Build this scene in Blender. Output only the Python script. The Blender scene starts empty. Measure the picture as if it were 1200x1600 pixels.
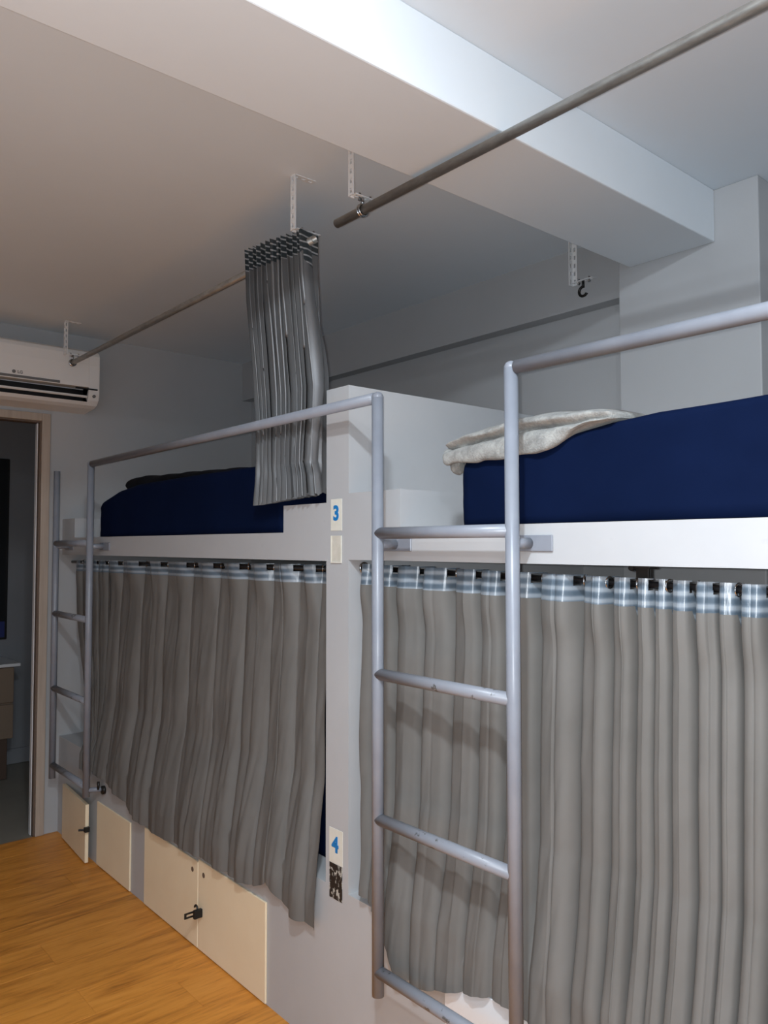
import bpy, bmesh, math, random
from mathutils import Vector, Matrix, noise

random.seed(7)
S = bpy.context.scene
COL = S.collection

# ------------------------------------------------------------------ camera, world, exposure
cam_d = bpy.data.cameras.new('camera')
cam = bpy.data.objects.new('camera', cam_d)
COL.objects.link(cam)
cam_d.sensor_fit = 'VERTICAL'
cam_d.sensor_height = 36.0
cam_d.lens = 36.0 * 1221.9 / 1600.0
cam_d.clip_start = 0.02
PITCH, YAW, ROLL = 0.04251, 0.86252, -0.0011
fw = Vector((math.cos(PITCH) * math.cos(YAW), math.cos(PITCH) * math.sin(YAW), math.sin(PITCH)))
rt = Vector((math.sin(YAW), -math.cos(YAW), 0))
up = rt.cross(fw)
rt2 = rt * math.cos(ROLL) + up * math.sin(ROLL)
up2 = up * math.cos(ROLL) - rt * math.sin(ROLL)
M = Matrix((rt2, up2, -fw)).transposed().to_4x4()
M.translation = Vector((0, 0, 1.45))
cam.matrix_world = M
S.camera = cam

w = bpy.data.worlds.new('world')
S.world = w
w.use_nodes = True
w.node_tree.nodes['Background'].inputs[0].default_value = (0.6, 0.65, 0.75, 1)
w.node_tree.nodes['Background'].inputs[1].default_value = 0.02

S.view_settings.view_transform = 'Standard'
S.view_settings.look = 'None'
S.view_settings.gamma = 1.0
S.view_settings.use_curve_mapping = False
S.view_settings.exposure = 0.0

LAMP_POS = (0.26, 0.47, 2.525)
FILL_LAMP_POS = (-0.40, -0.60, 2.525)  # added fill light behind the camera, no known fixture there
LAMP_STRENGTH = 450.0 * 2.25
FILL_LAMP_STRENGTH = 260.0 * 2.25

# the phone's flash, beside the lens: the photograph's other light
fl_d = bpy.data.lights.new('phone_flash', 'POINT')
fl_d.energy = 66.0
fl_d.color = (0.93, 0.985, 1.04)
fl_d.shadow_soft_size = 0.006
fl_o = bpy.data.objects.new('phone_flash', fl_d)
COL.objects.link(fl_o)
fl_o.location = Vector((0, 0, 1.45)) - rt2 * 0.016 + up2 * 0.006


# ------------------------------------------------------------------ materials
def srgb(r, g, b):
    def f(c):
        c /= 255.0
        return c / 12.92 if c <= 0.04045 else ((c + 0.055) / 1.055) ** 2.4
    return (f(r), f(g), f(b), 1)


class Mat:
    def __init__(self, name, col, rough=0.6, metal=0.0, spec=0.4):
        self.m = bpy.data.materials.new(name)
        self.m.use_nodes = True
        self.t = self.m.node_tree
        self.b = self.t.nodes['Principled BSDF']
        self.b.inputs['Base Color'].default_value = col
        self.b.inputs['Roughness'].default_value = rough
        self.b.inputs['Metallic'].default_value = metal
        self.b.inputs['Specular IOR Level'].default_value = spec

    def n(self, kind, **kw):
        nd = self.t.nodes.new(kind)
        for k, v in kw.items():
            if k in nd.inputs.keys():
                nd.inputs[k].default_value = v
            else:
                setattr(nd, k, v)
        return nd

    def link(self, a, b):
        self.t.links.new(a, b)

    def coords(self, scale=(1, 1, 1), kind='Object'):
        tc = self.n('ShaderNodeTexCoord')
        mp = self.n('ShaderNodeMapping')
        mp.inputs['Scale'].default_value = scale
        self.link(tc.outputs[kind], mp.inputs['Vector'])
        return mp.outputs[0]

    def noise(self, scale, vec=None, detail=4.0, rough=0.55, dist=0.0):
        nd = self.n('ShaderNodeTexNoise', Scale=scale, Detail=detail, Roughness=rough, Distortion=dist)
        if vec is not None:
            self.link(vec, nd.inputs['Vector'])
        return nd.outputs['Fac']

    def ramp(self, fac, stops):
        r = self.n('ShaderNodeValToRGB')
        e = r.color_ramp.elements
        while len(e) < len(stops):
            e.new(0.5)
        for i, (p, c) in enumerate(stops):
            e[i].position = p
            e[i].color = c
        self.link(fac, r.inputs[0])
        return r.outputs[0]

    def color(self, sock):
        self.link(sock, self.b.inputs['Base Color'])

    def rough(self, sock):
        self.link(sock, self.b.inputs['Roughness'])

    def bump(self, fac, strength=0.2, dist=0.002):
        bp = self.n('ShaderNodeBump', Strength=strength, Distance=dist)
        self.link(fac, bp.inputs['Height'])
        self.link(bp.outputs[0], self.b.inputs['Normal'])


def g(v, t=0.0):
    return (v * (1 + t), v, v * (1 - t), 1)


def paint(name, a, b, rough, big=1.5, bump=0.08, spec=0.35, bscale=60):
    m = Mat(name, a, rough, 0, spec)
    v = m.coords()
    m.color(m.ramp(m.noise(big, v, 5, 0.6), [(0.35, a), (0.65, b)]))
    m.bump(m.noise(bscale, v, 3), bump, 0.002)
    return m.m


def metal_paint(name, a, b, rough):
    m = Mat(name, a, rough, 0, 0.5)
    v = m.coords()
    m.color(m.ramp(m.noise(14, v, 4), [(0.35, a), (0.7, b)]))
    m.bump(m.noise(90, v, 2), 0.05, 0.001)
    return m.m


M_CEIL = paint('ceiling_paint', (0.73, 0.785, 0.825, 1), (0.76, 0.815, 0.855, 1), 0.7, 1.2, 0.06)
M_WALL = paint('wall_paint', (0.42, 0.42, 0.42, 1), (0.45, 0.45, 0.45, 1), 0.6, 1.4, 0.06)
M_WALLD = paint('unseen_wall_bounce_tint', (0.36, 0.41, 0.47, 1), (0.38, 0.43, 0.49, 1), 0.6, 1.4, 0.06)  # unseen walls only: colour picked to dim and cool the bounced light
M_BEAM = paint('beam_paint', (0.725, 0.765, 0.79, 1), (0.755, 0.795, 0.82, 1), 0.6, 1.4, 0.08)


def bunk_mat():
    m = Mat('bunk_white_paint', g(0.48), 0.42, 0, 0.4)
    v = m.coords()
    base = m.ramp(m.noise(2.0, v, 5, 0.6), [(0.35, (0.455, 0.46, 0.465, 1)), (0.65, (0.50, 0.50, 0.50, 1))])
    smg = m.ramp(m.noise(16, v, 6, 0.7), [(0.66, (0, 0, 0, 1)), (0.80, (1, 1, 1, 1))])
    mx = m.n('ShaderNodeMixRGB')
    mx.inputs[2].default_value = (0.31, 0.30, 0.29, 1)
    sc = m.n('ShaderNodeMath', operation='MULTIPLY')
    sc.inputs[1].default_value = 0.45
    m.link(smg, sc.inputs[0])
    m.link(sc.outputs[0], mx.inputs[0])
    m.link(base, mx.inputs[1])
    m.color(mx.outputs[0])
    m.bump(m.noise(45, v, 3), 0.08, 0.002)
    return m.m


M_BUNK = bunk_mat()
M_CREAM = paint('cream_door_paint', srgb(240, 220, 186), srgb(245, 227, 194), 0.45, 3, 0.04)
M_WDOOR = paint('white_door_paint', g(0.74), g(0.78), 0.45, 3, 0.04)
M_STEEL = metal_paint('grey_blue_enamel', (0.225, 0.24, 0.275, 1), (0.26, 0.275, 0.31, 1), 0.34)


def worn_steel():
    m = Mat('scuffed_enamel', (0.24, 0.25, 0.28, 1), 0.38, 0, 0.5)
    v = m.coords((1, 1, 1))
    f = m.noise(26, v, 5, 0.65)
    m.color(m.ramp(f, [(0.0, (0.235, 0.25, 0.28, 1)), (0.60, (0.25, 0.26, 0.29, 1)), (0.64, (0.10, 0.10, 0.10, 1)),
                       (0.69, (0.09, 0.09, 0.09, 1)), (0.72, (0.42, 0.42, 0.42, 1))]))
    m.bump(f, 0.15, 0.002)
    return m.m


M_WORN = worn_steel()


def galv():
    m = Mat('weathered_steel_tube', (0.30, 0.29, 0.265, 1), 0.45, 0.75, 0.5)
    v = m.coords((1, 0.25, 1))
    m.color(m.ramp(m.noise(60, v, 5, 0.7), [(0.3, (0.27, 0.26, 0.24, 1)), (0.7, (0.45, 0.44, 0.41, 1))]))
    m.bump(m.noise(150, v, 3), 0.1, 0.001)
    return m.m


M_GALV = galv()
M_BRACK = paint('white_bracket_paint', g(0.74), (0.82, 0.81, 0.79, 1), 0.4, 20, 0.05)
M_CHROME = Mat('chrome', g(0.5), 0.22, 1.0).m
M_DARKMET = Mat('dark_hardware', (0.03, 0.028, 0.026, 1), 0.35, 0.6).m
M_BLACK = Mat('black_rod_paint', (0.008, 0.008, 0.009, 1), 0.35).m
M_BLACKPL = Mat('black_plastic', (0.01, 0.01, 0.01, 1), 0.4).m


def cloth(name, a, b, rough=0.85, sheen=0.2, thread=900, metal=0.0, spec=0.2):
    m = Mat(name, a, rough, metal, spec)
    v = m.coords()
    m.color(m.ramp(m.noise(5, v, 4), [(0.35, a), (0.65, b)]))
    m.b.inputs['Sheen Weight'].default_value = sheen
    m.bump(m.noise(thread, m.coords((1, 1, 0.25)), 2), 0.08, 0.0005)
    return m.m


M_CURT = cloth('taupe_curtain_cloth', (0.138, 0.131, 0.120, 1), (0.158, 0.150, 0.138, 1), 0.75, 0.0, 500, 0, 0.25)
M_SATIN = cloth('grey_satin', (0.17, 0.17, 0.172, 1), (0.20, 0.198, 0.196, 1), 0.43, 0.0, 500, 0.5, 0.5)
M_NAVY = cloth('navy_sheet', (0.0020, 0.0062, 0.026, 1), (0.0026, 0.0075, 0.031, 1), 0.8, 0.0, 600, 0, 0.05)
M_DARKBL = cloth('near_black_blanket', (0.004, 0.004, 0.006, 1), (0.006, 0.006, 0.009, 1), 0.95, 0.0)


def tape(name, c0, c1, c2):
    m = Mat(name, c1, 0.30, 0, 0.5)
    tc = m.coords((1, 1, 1))
    sep = m.n('ShaderNodeSeparateXYZ')
    m.link(tc, sep.inputs[0])
    wv = m.n('ShaderNodeTexWave', Scale=14.0, Distortion=0.6, Detail=2.0)
    wv.bands_direction = 'Z'
    m.link(tc, wv.inputs['Vector'])
    m.color(m.ramp(wv.outputs['Fac'], [(0.15, c0), (0.55, c1), (0.9, c2)]))
    m.bump(m.noise(120, m.coords((1, 1, 0.2)), 3), 0.35, 0.002)
    return m.m


M_TAPE = tape('curtain_header_tape', (0.085, 0.115, 0.145, 1), (0.135, 0.17, 0.205, 1), (0.25, 0.285, 0.315, 1))
def satin_tape():
    m = Mat('satin_header_tape', (0.05, 0.06, 0.068, 1), 0.3, 0.3, 0.5)
    tc = m.coords((1, 1, 1))
    wv = m.n('ShaderNodeTexWave', Scale=16.0, Distortion=0.3, Detail=1.0)
    wv.bands_direction = 'Z'
    m.link(tc, wv.inputs['Vector'])
    m.color(m.ramp(wv.outputs['Fac'], [(0.80, (0.045, 0.056, 0.062, 1)), (0.93, (0.40, 0.41, 0.42, 1))]))
    return m.m


M_STAPE = satin_tape()


def fleece():
    m = Mat('grey_fleece', (0.42, 0.40, 0.36, 1), 0.95, 0, 0.1)
    v = m.coords()
    f = m.noise(38, v, 6, 0.7)
    m.color(m.ramp(f, [(0.3, (0.20, 0.197, 0.185, 1)), (0.5, (0.30, 0.295, 0.275, 1)), (0.7, (0.41, 0.405, 0.375, 1))]))
    m.b.inputs['Sheen Weight'].default_value = 0.15
    m.bump(m.noise(220, v, 4), 0.6, 0.004)
    return m.m


M_FLEECE = fleece()


def wood_floor():
    m = Mat('orange_wood_plank', (0.4, 0.2, 0.06, 1), 0.42, 0, 0.4)
    tc = m.n('ShaderNodeTexCoord')
    oi = m.n('ShaderNodeObjectInfo')
    off = m.n('ShaderNodeVectorMath', operation='SCALE')
    off.inputs[0].default_value = (37.0, 91.0, 13.0)
    m.link(oi.outputs['Random'], off.inputs['Scale'])
    add = m.n('ShaderNodeVectorMath', operation='ADD')
    m.link(tc.outputs['Object'], add.inputs[0])
    m.link(off.outputs[0], add.inputs[1])
    mp = m.n('ShaderNodeMapping')
    mp.inputs['Scale'].default_value = (2.2, 20, 20)
    m.link(add.outputs[0], mp.inputs[0])
    mp2 = m.n('ShaderNodeMapping')
    mp2.inputs['Scale'].default_value = (1.2, 7, 7)
    m.link(add.outputs[0], mp2.inputs[0])
    f1 = m.noise(2.4, mp.outputs[0], 6, 0.6, 0.6)
    f2 = m.noise(1.6, mp2.outputs[0], 4, 0.6, 0.8)
    ad = m.n('ShaderNodeMath', operation='ADD')
    m.link(f1, ad.inputs[0])
    m.link(f2, ad.inputs[1])
    hf = m.n('ShaderNodeMath', operation='MULTIPLY')
    hf.inputs[1].default_value = 0.5
    m.link(ad.outputs[0], hf.inputs[0])
    grain = m.ramp(hf.outputs[0], [(0.30, (0.27, 0.095, 0.014, 1)), (0.42, (0.55, 0.205, 0.030, 1)),
                                   (0.52, (0.70, 0.275, 0.042, 1)), (0.70, (0.80, 0.34, 0.065, 1))])
    mp3 = m.n('ShaderNodeMapping')
    mp3.inputs['Scale'].default_value = (5.0, 60, 60)
    m.link(add.outputs[0], mp3.inputs[0])
    streak = m.ramp(m.noise(1.5, mp3.outputs[0], 4, 0.65, 0.4), [(0.60, (1, 1, 1, 1)), (0.72, (0.62, 0.52, 0.42, 1))])
    mul = m.n('ShaderNodeMixRGB', blend_type='MULTIPLY')
    mul.inputs[0].default_value = 0.8
    m.link(grain, mul.inputs[1])
    m.link(streak, mul.inputs[2])
    grain = mul.outputs[0]
    hs = m.n('ShaderNodeHueSaturation')
    vv = m.n('ShaderNodeMapRange')
    vv.inputs['To Min'].default_value = 0.92
    vv.inputs['To Max'].default_value = 1.06
    m.link(oi.outputs['Random'], vv.inputs[0])
    m.link(vv.outputs[0], hs.inputs['Value'])
    m.link(grain, hs.inputs['Color'])
    m.color(hs.outputs[0])
    m.bump(f1, 0.12, 0.002)
    return m.m


M_WOOD = wood_floor()
M_SUB = Mat('dark_subfloor', (0.10, 0.05, 0.02, 1), 0.9).m


def casing():
    m = Mat('pale_wood_casing', (0.45, 0.38, 0.31, 1), 0.55)
    v = m.coords((12, 12, 0.8))
    m.color(m.ramp(m.noise(3, v, 5, 0.6), [(0.3, (0.36, 0.29, 0.23, 1)), (0.7, (0.47, 0.39, 0.32, 1))]))
    return m.m


M_CASING = casing()
M_JAMB = Mat('brown_jamb', (0.13, 0.09, 0.065, 1), 0.6).m
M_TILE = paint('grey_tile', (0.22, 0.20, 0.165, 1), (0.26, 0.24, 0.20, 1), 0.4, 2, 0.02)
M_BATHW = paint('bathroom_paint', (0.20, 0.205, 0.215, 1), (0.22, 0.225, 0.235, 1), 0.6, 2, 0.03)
M_VAN = Mat('tan_vanity_wood', (0.20, 0.145, 0.10, 1), 0.5).m
M_VANLEG = Mat('dark_wood_leg', (0.08, 0.05, 0.035, 1), 0.5).m
M_COUNTER = Mat('white_counter', g(0.7), 0.3).m
M_ACW = Mat('off_white_plastic', (0.80, 0.78, 0.75, 1), 0.4).m
M_ACG = Mat('grey_print', (0.16, 0.16, 0.16, 1), 0.5).m
M_STICK = paint('yellowed_label', (0.72, 0.70, 0.60, 1), (0.76, 0.74, 0.66, 1), 0.35, 30, 0.02)
M_STICK2 = paint('old_tape', (0.60, 0.57, 0.48, 1), (0.68, 0.65, 0.57, 1), 0.4, 30, 0.02)
M_BLUE = Mat('blue_print', (0.008, 0.19, 0.50, 1), 0.5).m
M_BLUE2 = Mat('deep_blue_print', (0.01, 0.02, 0.12, 1), 0.5).m


def worn_patch():
    m = Mat('worn_dark_patch', (0.03, 0.025, 0.02, 1), 0.5)
    v = m.coords((1, 42, 34))
    m.color(m.ramp(m.noise(1.6, v, 3, 0.6), [(0.54, (0.02, 0.016, 0.014, 1)), (0.62, (0.5, 0.48, 0.42, 1))]))
    return m.m


M_PATCH = worn_patch()


# ------------------------------------------------------------------ mesh helpers
def link(name, bm, mat, parent=None, smooth=False):
    me = bpy.data.meshes.new(name)
    bmesh.ops.recalc_face_normals(bm, faces=bm.faces)
    bm.to_mesh(me)
    bm.free()
    if smooth:
        for p in me.polygons:
            p.use_smooth = True
    me.materials.append(mat)
    o = bpy.data.objects.new(name, me)
    COL.objects.link(o)
    if parent is not None:
        o.parent = parent
        o.matrix_parent_inverse = parent.matrix_world.inverted() if False else Matrix.Translation(-parent.location)
    return o


def box(bm, x0, x1, y0, y1, z0, z1, bevel=0.0, seg=2):
    r = bmesh.ops.create_cube(bm, size=1.0)
    vs = r['verts']
    for v in vs:
        v.co = Vector(((x0 + x1) / 2 + v.co.x * (x1 - x0), (y0 + y1) / 2 + v.co.y * (y1 - y0),
                       (z0 + z1) / 2 + v.co.z * (z1 - z0)))
    if bevel > 0:
        es = list({e for v in vs for e in v.link_edges})
        bmesh.ops.bevel(bm, geom=es, offset=bevel, segments=seg, affect='EDGES', profile=0.5)
    return bm


def B(x0, x1, y0, y1, z0, z1, bevel=0.0, seg=2):
    return box(bmesh.new(), x0, x1, y0, y1, z0, z1, bevel, seg)


def tube(bm, a, b, r, seg=20, caps=True, hollow=0.0):
    a, b = Vector(a), Vector(b)
    d = (b - a).normalized()
    u = d.orthogonal().normalized()
    v = d.cross(u)
    rings = []
    for p in (a, b):
        rings.append([bm.verts.new(p + (u * math.cos(2 * math.pi * i / seg) + v * math.sin(2 * math.pi * i / seg)) * r)
                      for i in range(seg)])
    for i in range(seg):
        j = (i + 1) % seg
        bm.faces.new((rings[0][i], rings[0][j], rings[1][j], rings[1][i]))
    if caps and not hollow:
        bm.faces.new(rings[0])
        bm.faces.new(rings[1])
    if hollow:
        inner = []
        for p in (a, b):
            inner.append([bm.verts.new(p + (u * math.cos(2 * math.pi * i / seg) + v * math.sin(2 * math.pi * i / seg)) * hollow)
                          for i in range(seg)])
        for i in range(seg):
            j = (i + 1) % seg
            bm.faces.new((inner[0][i], inner[0][j], inner[1][j], inner[1][i]))
            for k in (0, 1):
                bm.faces.new((rings[k][i], rings[k][j], inner[k][j], inner[k][i]))
    return bm


def ball(bm, c, r, seg=16):
    bmesh.ops.create_uvsphere(bm, u_segments=seg, v_segments=seg // 2, radius=r, matrix=Matrix.Translation(c))


def arc_tube(bm, c, axis_u, axis_v, R, r, a0, a1, n=18, seg=8):
    c, U, V = Vector(c), Vector(axis_u), Vector(axis_v)
    W = U.cross(V).normalized()
    rings = []
    full = abs(a1 - a0) >= 2 * math.pi - 1e-4
    cnt = n if full else n + 1
    for i in range(cnt):
        a = a0 + (a1 - a0) * i / n
        d = U * math.cos(a) + V * math.sin(a)
        rings.append([bm.verts.new(c + d * (R + r * math.cos(2 * math.pi * k / seg)) + W * (r * math.sin(2 * math.pi * k / seg)))
                      for k in range(seg)])
    for i in range(cnt if full else cnt - 1):
        p, q = rings[i], rings[(i + 1) % cnt]
        for k in range(seg):
            l = (k + 1) % seg
            bm.faces.new((p[k], p[l], q[l], q[k]))
    if not full:
        bm.faces.new(rings[0])
        bm.faces.new(rings[-1])
    return bm


def prism(bm, pts, axis, a, b):
    def P(u, v, t):
        return {'x': (t, u, v), 'y': (u, t, v), 'z': (u, v, t)}[axis]
    A = [bm.verts.new(P(u, v, a)) for u, v in pts]
    Bv = [bm.verts.new(P(u, v, b)) for u, v in pts]
    n = len(pts)
    for i in range(n):
        j = (i + 1) % n
        bm.faces.new((A[i], A[j], Bv[j], Bv[i]))
    fa = bm.faces.new(A)
    fb = bm.faces.new(Bv)
    bmesh.ops.triangulate(bm, faces=[fa, fb])
    return bm


def tag(o, label=None, cat=None, group=None, kind=None):
    if label:
        o['label'] = label
    if cat:
        o['category'] = cat
    if group:
        o['group'] = group
    if kind:
        o['kind'] = kind
    return o


def thing(name, label, cat, loc, group=None):
    o = bpy.data.objects.new(name, None)
    o.empty_display_size = 0.05
    o.location = loc
    COL.objects.link(o)
    return tag(o, label, cat, group)


def struct(name, bm, mat, label=None):
    o = link(name, bm, mat)
    o['kind'] = 'structure'
    if label:
        o['label'] = label
    return o


def text_mesh(name, txt, size, mat, parent, origin, ux, uy, weight=0.0, depth=0.0006):
    c = bpy.data.curves.new(name, 'FONT')
    c.body = txt
    c.size = size
    c.extrude = depth
    c.offset = weight
    c.align_x = 'CENTER'
    c.align_y = 'CENTER'
    t = bpy.data.objects.new(name, c)
    COL.objects.link(t)
    dg = bpy.context.evaluated_depsgraph_get()
    me = bpy.data.meshes.new_from_object(t.evaluated_get(dg))
    bpy.data.objects.remove(t)
    ux, uy = Vector(ux), Vector(uy)
    m = Matrix((ux, uy, ux.cross(uy))).transposed().to_4x4()
    m.translation = Vector(origin)
    me.transform(m)
    me.materials.clear()
    me.materials.append(mat)
    o = bpy.data.objects.new(name, me)
    COL.objects.link(o)
    o.parent = parent
    pl = parent.location.copy()
    if parent.parent:
        pl = pl * 0
        o.matrix_parent_inverse = Matrix.Translation(-parent.parent.location)
        # the parent's own matrix is identity relative to its thing
        o.matrix_parent_inverse = Matrix.Identity(4)
    else:
        o.matrix_parent_inverse = Matrix.Translation(-pl)
    return o


def sub(name, bm, mat, part, smooth=False):
    """a piece of a part; parts keep world coordinates in their mesh data"""
    me_o = link(name, bm, mat, None, smooth)
    me_o.parent = part
    return me_o


# ------------------------------------------------------------------ dimensions
X0 = 1.366          # face of the bunks
YF = 4.15           # far wall
CZ = 2.555          # ceiling
XB = 2.485          # back wall behind the bunks
XL = 1.30           # ladder plane

# ------------------------------------------------------------------ room shell
fl = struct('floor', B(-1.4, XB, -1.6, YF, -0.06, -0.008), M_SUB)
plank_w, plank_l = 0.185, 1.22
pm = {}
row = 0
y = -1.6
while y < YF - 1e-4:
    y1 = min(y + plank_w, YF)
    x = -1.4 - random.choice((0.1, 0.45, 0.8, 1.05))
    while x < X0 + 0.3:
        xa, xb = max(x, -1.4), min(x + plank_l, X0 + 0.3)
        if xb - xa > 0.02:
            key = (round(xb - xa, 3), round(y1 - y, 3))
            if key not in pm:
                o = link('plank', B(0.0003, xb - xa - 0.0003, 0.0003, y1 - y - 0.0003, -0.008, 0.0, 0.0005, 1), M_WOOD)
                pm[key] = o.data
            else:
                o = bpy.data.objects.new('plank', pm[key])
                COL.objects.link(o)
            o.location = (xa, y, 0)
            o.parent = fl
        x += plank_l
    y += plank_w
    row += 1

struct('ceiling', B(-1.4, XB + 0.1, -1.6, YF + 0.0, CZ, CZ + 0.1), M_CEIL)
# cross beam under the ceiling, running from the left wall to the column
struct('trim_1', B(-1.4, 2.336, 1.146, 1.444, 2.39, CZ, 0.004), M_BEAM, 'deep white ceiling beam crossing above the bunks')
# column on the back wall that carries the beam
struct('trim_2', B(2.336, XB, 1.012, 1.488, 0, CZ, 0.004), M_WALL, 'white wall column under the end of the ceiling beam')
struct('wall_right', B(XB, XB + 0.1, -1.6, YF, 0, CZ), M_WALL)
# upper part of the back wall stands proud of the lower part
struct('trim_3', B(2.42, XB, 1.488, YF, 2.328, CZ), M_WALL, 'proud upper strip of the wall behind the bunks')
struct('trim_4', B(2.42, XB, -1.6, 1.012, 2.328, CZ), M_WALL, 'proud upper strip of the wall right of the column')
struct('wall_left', B(-1.5, -1.4, -1.6, YF, 0, CZ), M_WALLD)
struct('wall_near', B(-1.4, XB, -1.7, -1.6, 0, CZ), M_WALLD)

# far wall with the doorway
DX0, DX1, DZ = 0.45, 1.258, 2.088
bm = bmesh.new()
box(bm, -1.4, DX0, YF, YF + 0.06, 0, CZ)
box(bm, DX1, XB, YF, YF + 0.06, 0, CZ)
box(bm, DX0, DX1, YF, YF + 0.06, DZ, CZ)
struct('wall_far', bm, M_WALL)

dr = bpy.data.objects.new('door_1', None)
dr.location = ((DX0 + DX1) / 2, YF, 0)
COL.objects.link(dr)
tag(dr, 'open doorway with pale wood casing under the air conditioner', None, None, 'structure')
cs = 0.042
for nm, bmx in (('casing', B(DX1 - 0.004, DX1 + cs - 0.004, YF - 0.014, YF, 0, DZ + cs - 0.006, 0.003)),
                ('casing', B(DX0 - cs + 0.004, DX0 + 0.004, YF - 0.014, YF, 0, DZ + cs - 0.006, 0.003)),
                ('casing', B(DX0 + 0.004, DX1 - 0.004, YF - 0.0135, YF, DZ - 0.004, DZ + cs - 0.006, 0.003))):
    link(nm, bmx, M_CASING, dr)
link('jamb', B(DX1 - 0.012, DX1, YF + 0.0, YF + 0.06, 0, DZ - 0.012, 0.002), M_JAMB, dr)
link('jamb', B(DX0, DX0 + 0.012, YF + 0.0, YF + 0.06, 0, DZ - 0.012, 0.002), M_JAMB, dr)
link('jamb', B(DX0, DX1, YF + 0.0, YF + 0.06, DZ - 0.012, DZ, 0.002), M_JAMB, dr)
link('jamb_strip', B(DX1 - 0.016, DX1 - 0.012, YF + 0.026, YF + 0.056, 0, DZ - 0.012, 0.001, 1), M_WDOOR, dr)
# the room beyond the doorway
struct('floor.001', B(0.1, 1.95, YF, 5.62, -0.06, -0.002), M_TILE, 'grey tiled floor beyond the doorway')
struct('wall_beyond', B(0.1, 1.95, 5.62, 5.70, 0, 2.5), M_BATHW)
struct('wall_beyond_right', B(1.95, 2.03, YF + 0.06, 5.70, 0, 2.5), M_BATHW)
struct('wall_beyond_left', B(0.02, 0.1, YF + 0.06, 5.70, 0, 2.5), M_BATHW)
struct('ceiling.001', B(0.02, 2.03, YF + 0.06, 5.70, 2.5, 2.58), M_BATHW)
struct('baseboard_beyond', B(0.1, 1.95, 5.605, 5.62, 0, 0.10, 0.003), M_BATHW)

# vanity cabinet seen through the doorway
va = thing('vanity_cabinet', 'tan two-drawer washstand with white counter and dark legs beyond the doorway', 'cabinet', (1.1, 5.4, 0))
VX0, VX1, VY0, VY1 = 0.75, 1.452, 5.25, 5.60
link('body', B(VX0, VX1, VY0 + 0.02, VY1, 0.25, 0.695, 0.003), M_VAN, va)
link('drawer_front', B(VX0 + 0.003, VX1 - 0.003, VY0, VY0 + 0.02, 0.475, 0.69, 0.003), M_VAN, va)
link('drawer_front', B(VX0 + 0.003, VX1 - 0.003, VY0, VY0 + 0.02, 0.253, 0.462, 0.003), M_VAN, va)
link('counter', B(VX0 - 0.02, VX1 + 0.03, VY0 - 0.02, VY1, 0.696, 0.716, 0.004), M_COUNTER, va)
for lx in (VX0 + 0.03, VX1 - 0.075):
    for ly in (VY0 + 0.02, VY1 - 0.07):
        link('leg', B(lx, lx + 0.045, ly, ly + 0.045, 0, 0.25, 0.003), M_VANLEG, va)

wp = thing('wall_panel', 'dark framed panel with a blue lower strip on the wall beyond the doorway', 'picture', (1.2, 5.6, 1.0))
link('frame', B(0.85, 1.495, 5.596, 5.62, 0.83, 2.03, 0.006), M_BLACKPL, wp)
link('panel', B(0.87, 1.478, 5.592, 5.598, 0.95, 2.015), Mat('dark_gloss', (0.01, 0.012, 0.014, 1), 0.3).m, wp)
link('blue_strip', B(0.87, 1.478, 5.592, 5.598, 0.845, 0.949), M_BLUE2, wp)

# ------------------------------------------------------------------ the ceiling lamp (lights the room, above the frame) and an added fill lamp
def glow(name, strength):
    e = Mat(name, (1, 1, 1, 1))
    e.b.inputs['Emission Color'].default_value = (0.87, 0.985, 1.10, 1)
    e.b.inputs['Emission Strength'].default_value = strength
    return e.m


for lp, stg, lab in ((LAMP_POS, LAMP_STRENGTH, 'round white flush ceiling lamp in front of the ceiling beam'),
                (FILL_LAMP_POS, FILL_LAMP_STRENGTH, 'added unseen fill light shaped as a flush ceiling lamp at the near end of the room')):
    lamp = thing('ceiling_lamp', lab, 'lamp', (lp[0], lp[1], CZ), 'flush ceiling lamps')
    bm = bmesh.new()
    tube(bm, (lp[0], lp[1], 2.54), (lp[0], lp[1], CZ), 0.08, 32)
    link('base', bm, M_ACW, lamp)
    bm = bmesh.new()
    bmesh.ops.create_uvsphere(bm, u_segments=16, v_segments=8, radius=0.06)
    for v in bm.verts:
        v.co.z *= 0.35
    bmesh.ops.delete(bm, geom=[v for v in bm.verts if v.co.z > 0.001], context='VERTS')
    bmesh.ops.translate(bm, verts=bm.verts, vec=(lp[0], lp[1], 2.54))
    link('diffuser', bm, glow('lamp_glow', stg), lamp, True)

# ------------------------------------------------------------------ the built-in bunk bed
bk = thing('bunk_bed', 'white built-in double-deck bunk bed with a central divider along the wall', 'bunk bed', (1.9, 1.8, 0))
YN = -0.55          # near end of the right bunk, out of frame
PD0, PD1 = 1.749, 1.855
bm = bmesh.new()
prism(bm, [(X0, YN), (2.334, YN), (2.334, 1.491), (XB - 0.001, 1.491), (XB - 0.001, YF - 0.001), (X0, YF - 0.001)], 'z', 0, 0.48)
link('base', bm, M_BUNK, bk)
link('divider', B(X0, XB - 0.001, PD0, PD1, 0.48, 1.908), M_BUNK, bk)
bm = B(X0, XB - 0.001, PD1, YF - 0.001, 1.404, 1.490)
link('upper_platform', bm, M_BUNK, bk)
link('upper_platform', B(X0, 2.334, YN, PD0, 1.409, 1.497), M_BUNK, bk)
link('ledge', B(X0, XB - 0.001, 1.53, PD0, 1.497, 1.598), M_BUNK, bk)
link('ledge', B(X0, XB - 0.001, PD1, 2.083, 1.490, 1.575), M_BUNK, bk)
link('ledge', B(X0, XB - 0.001, 3.967, YF - 0.001, 1.490, 1.586), M_BUNK, bk)
link('end_panel', B(X0, 2.334, YN, YN + 0.06, 0.48, 1.409), M_BUNK, bk)


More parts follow.
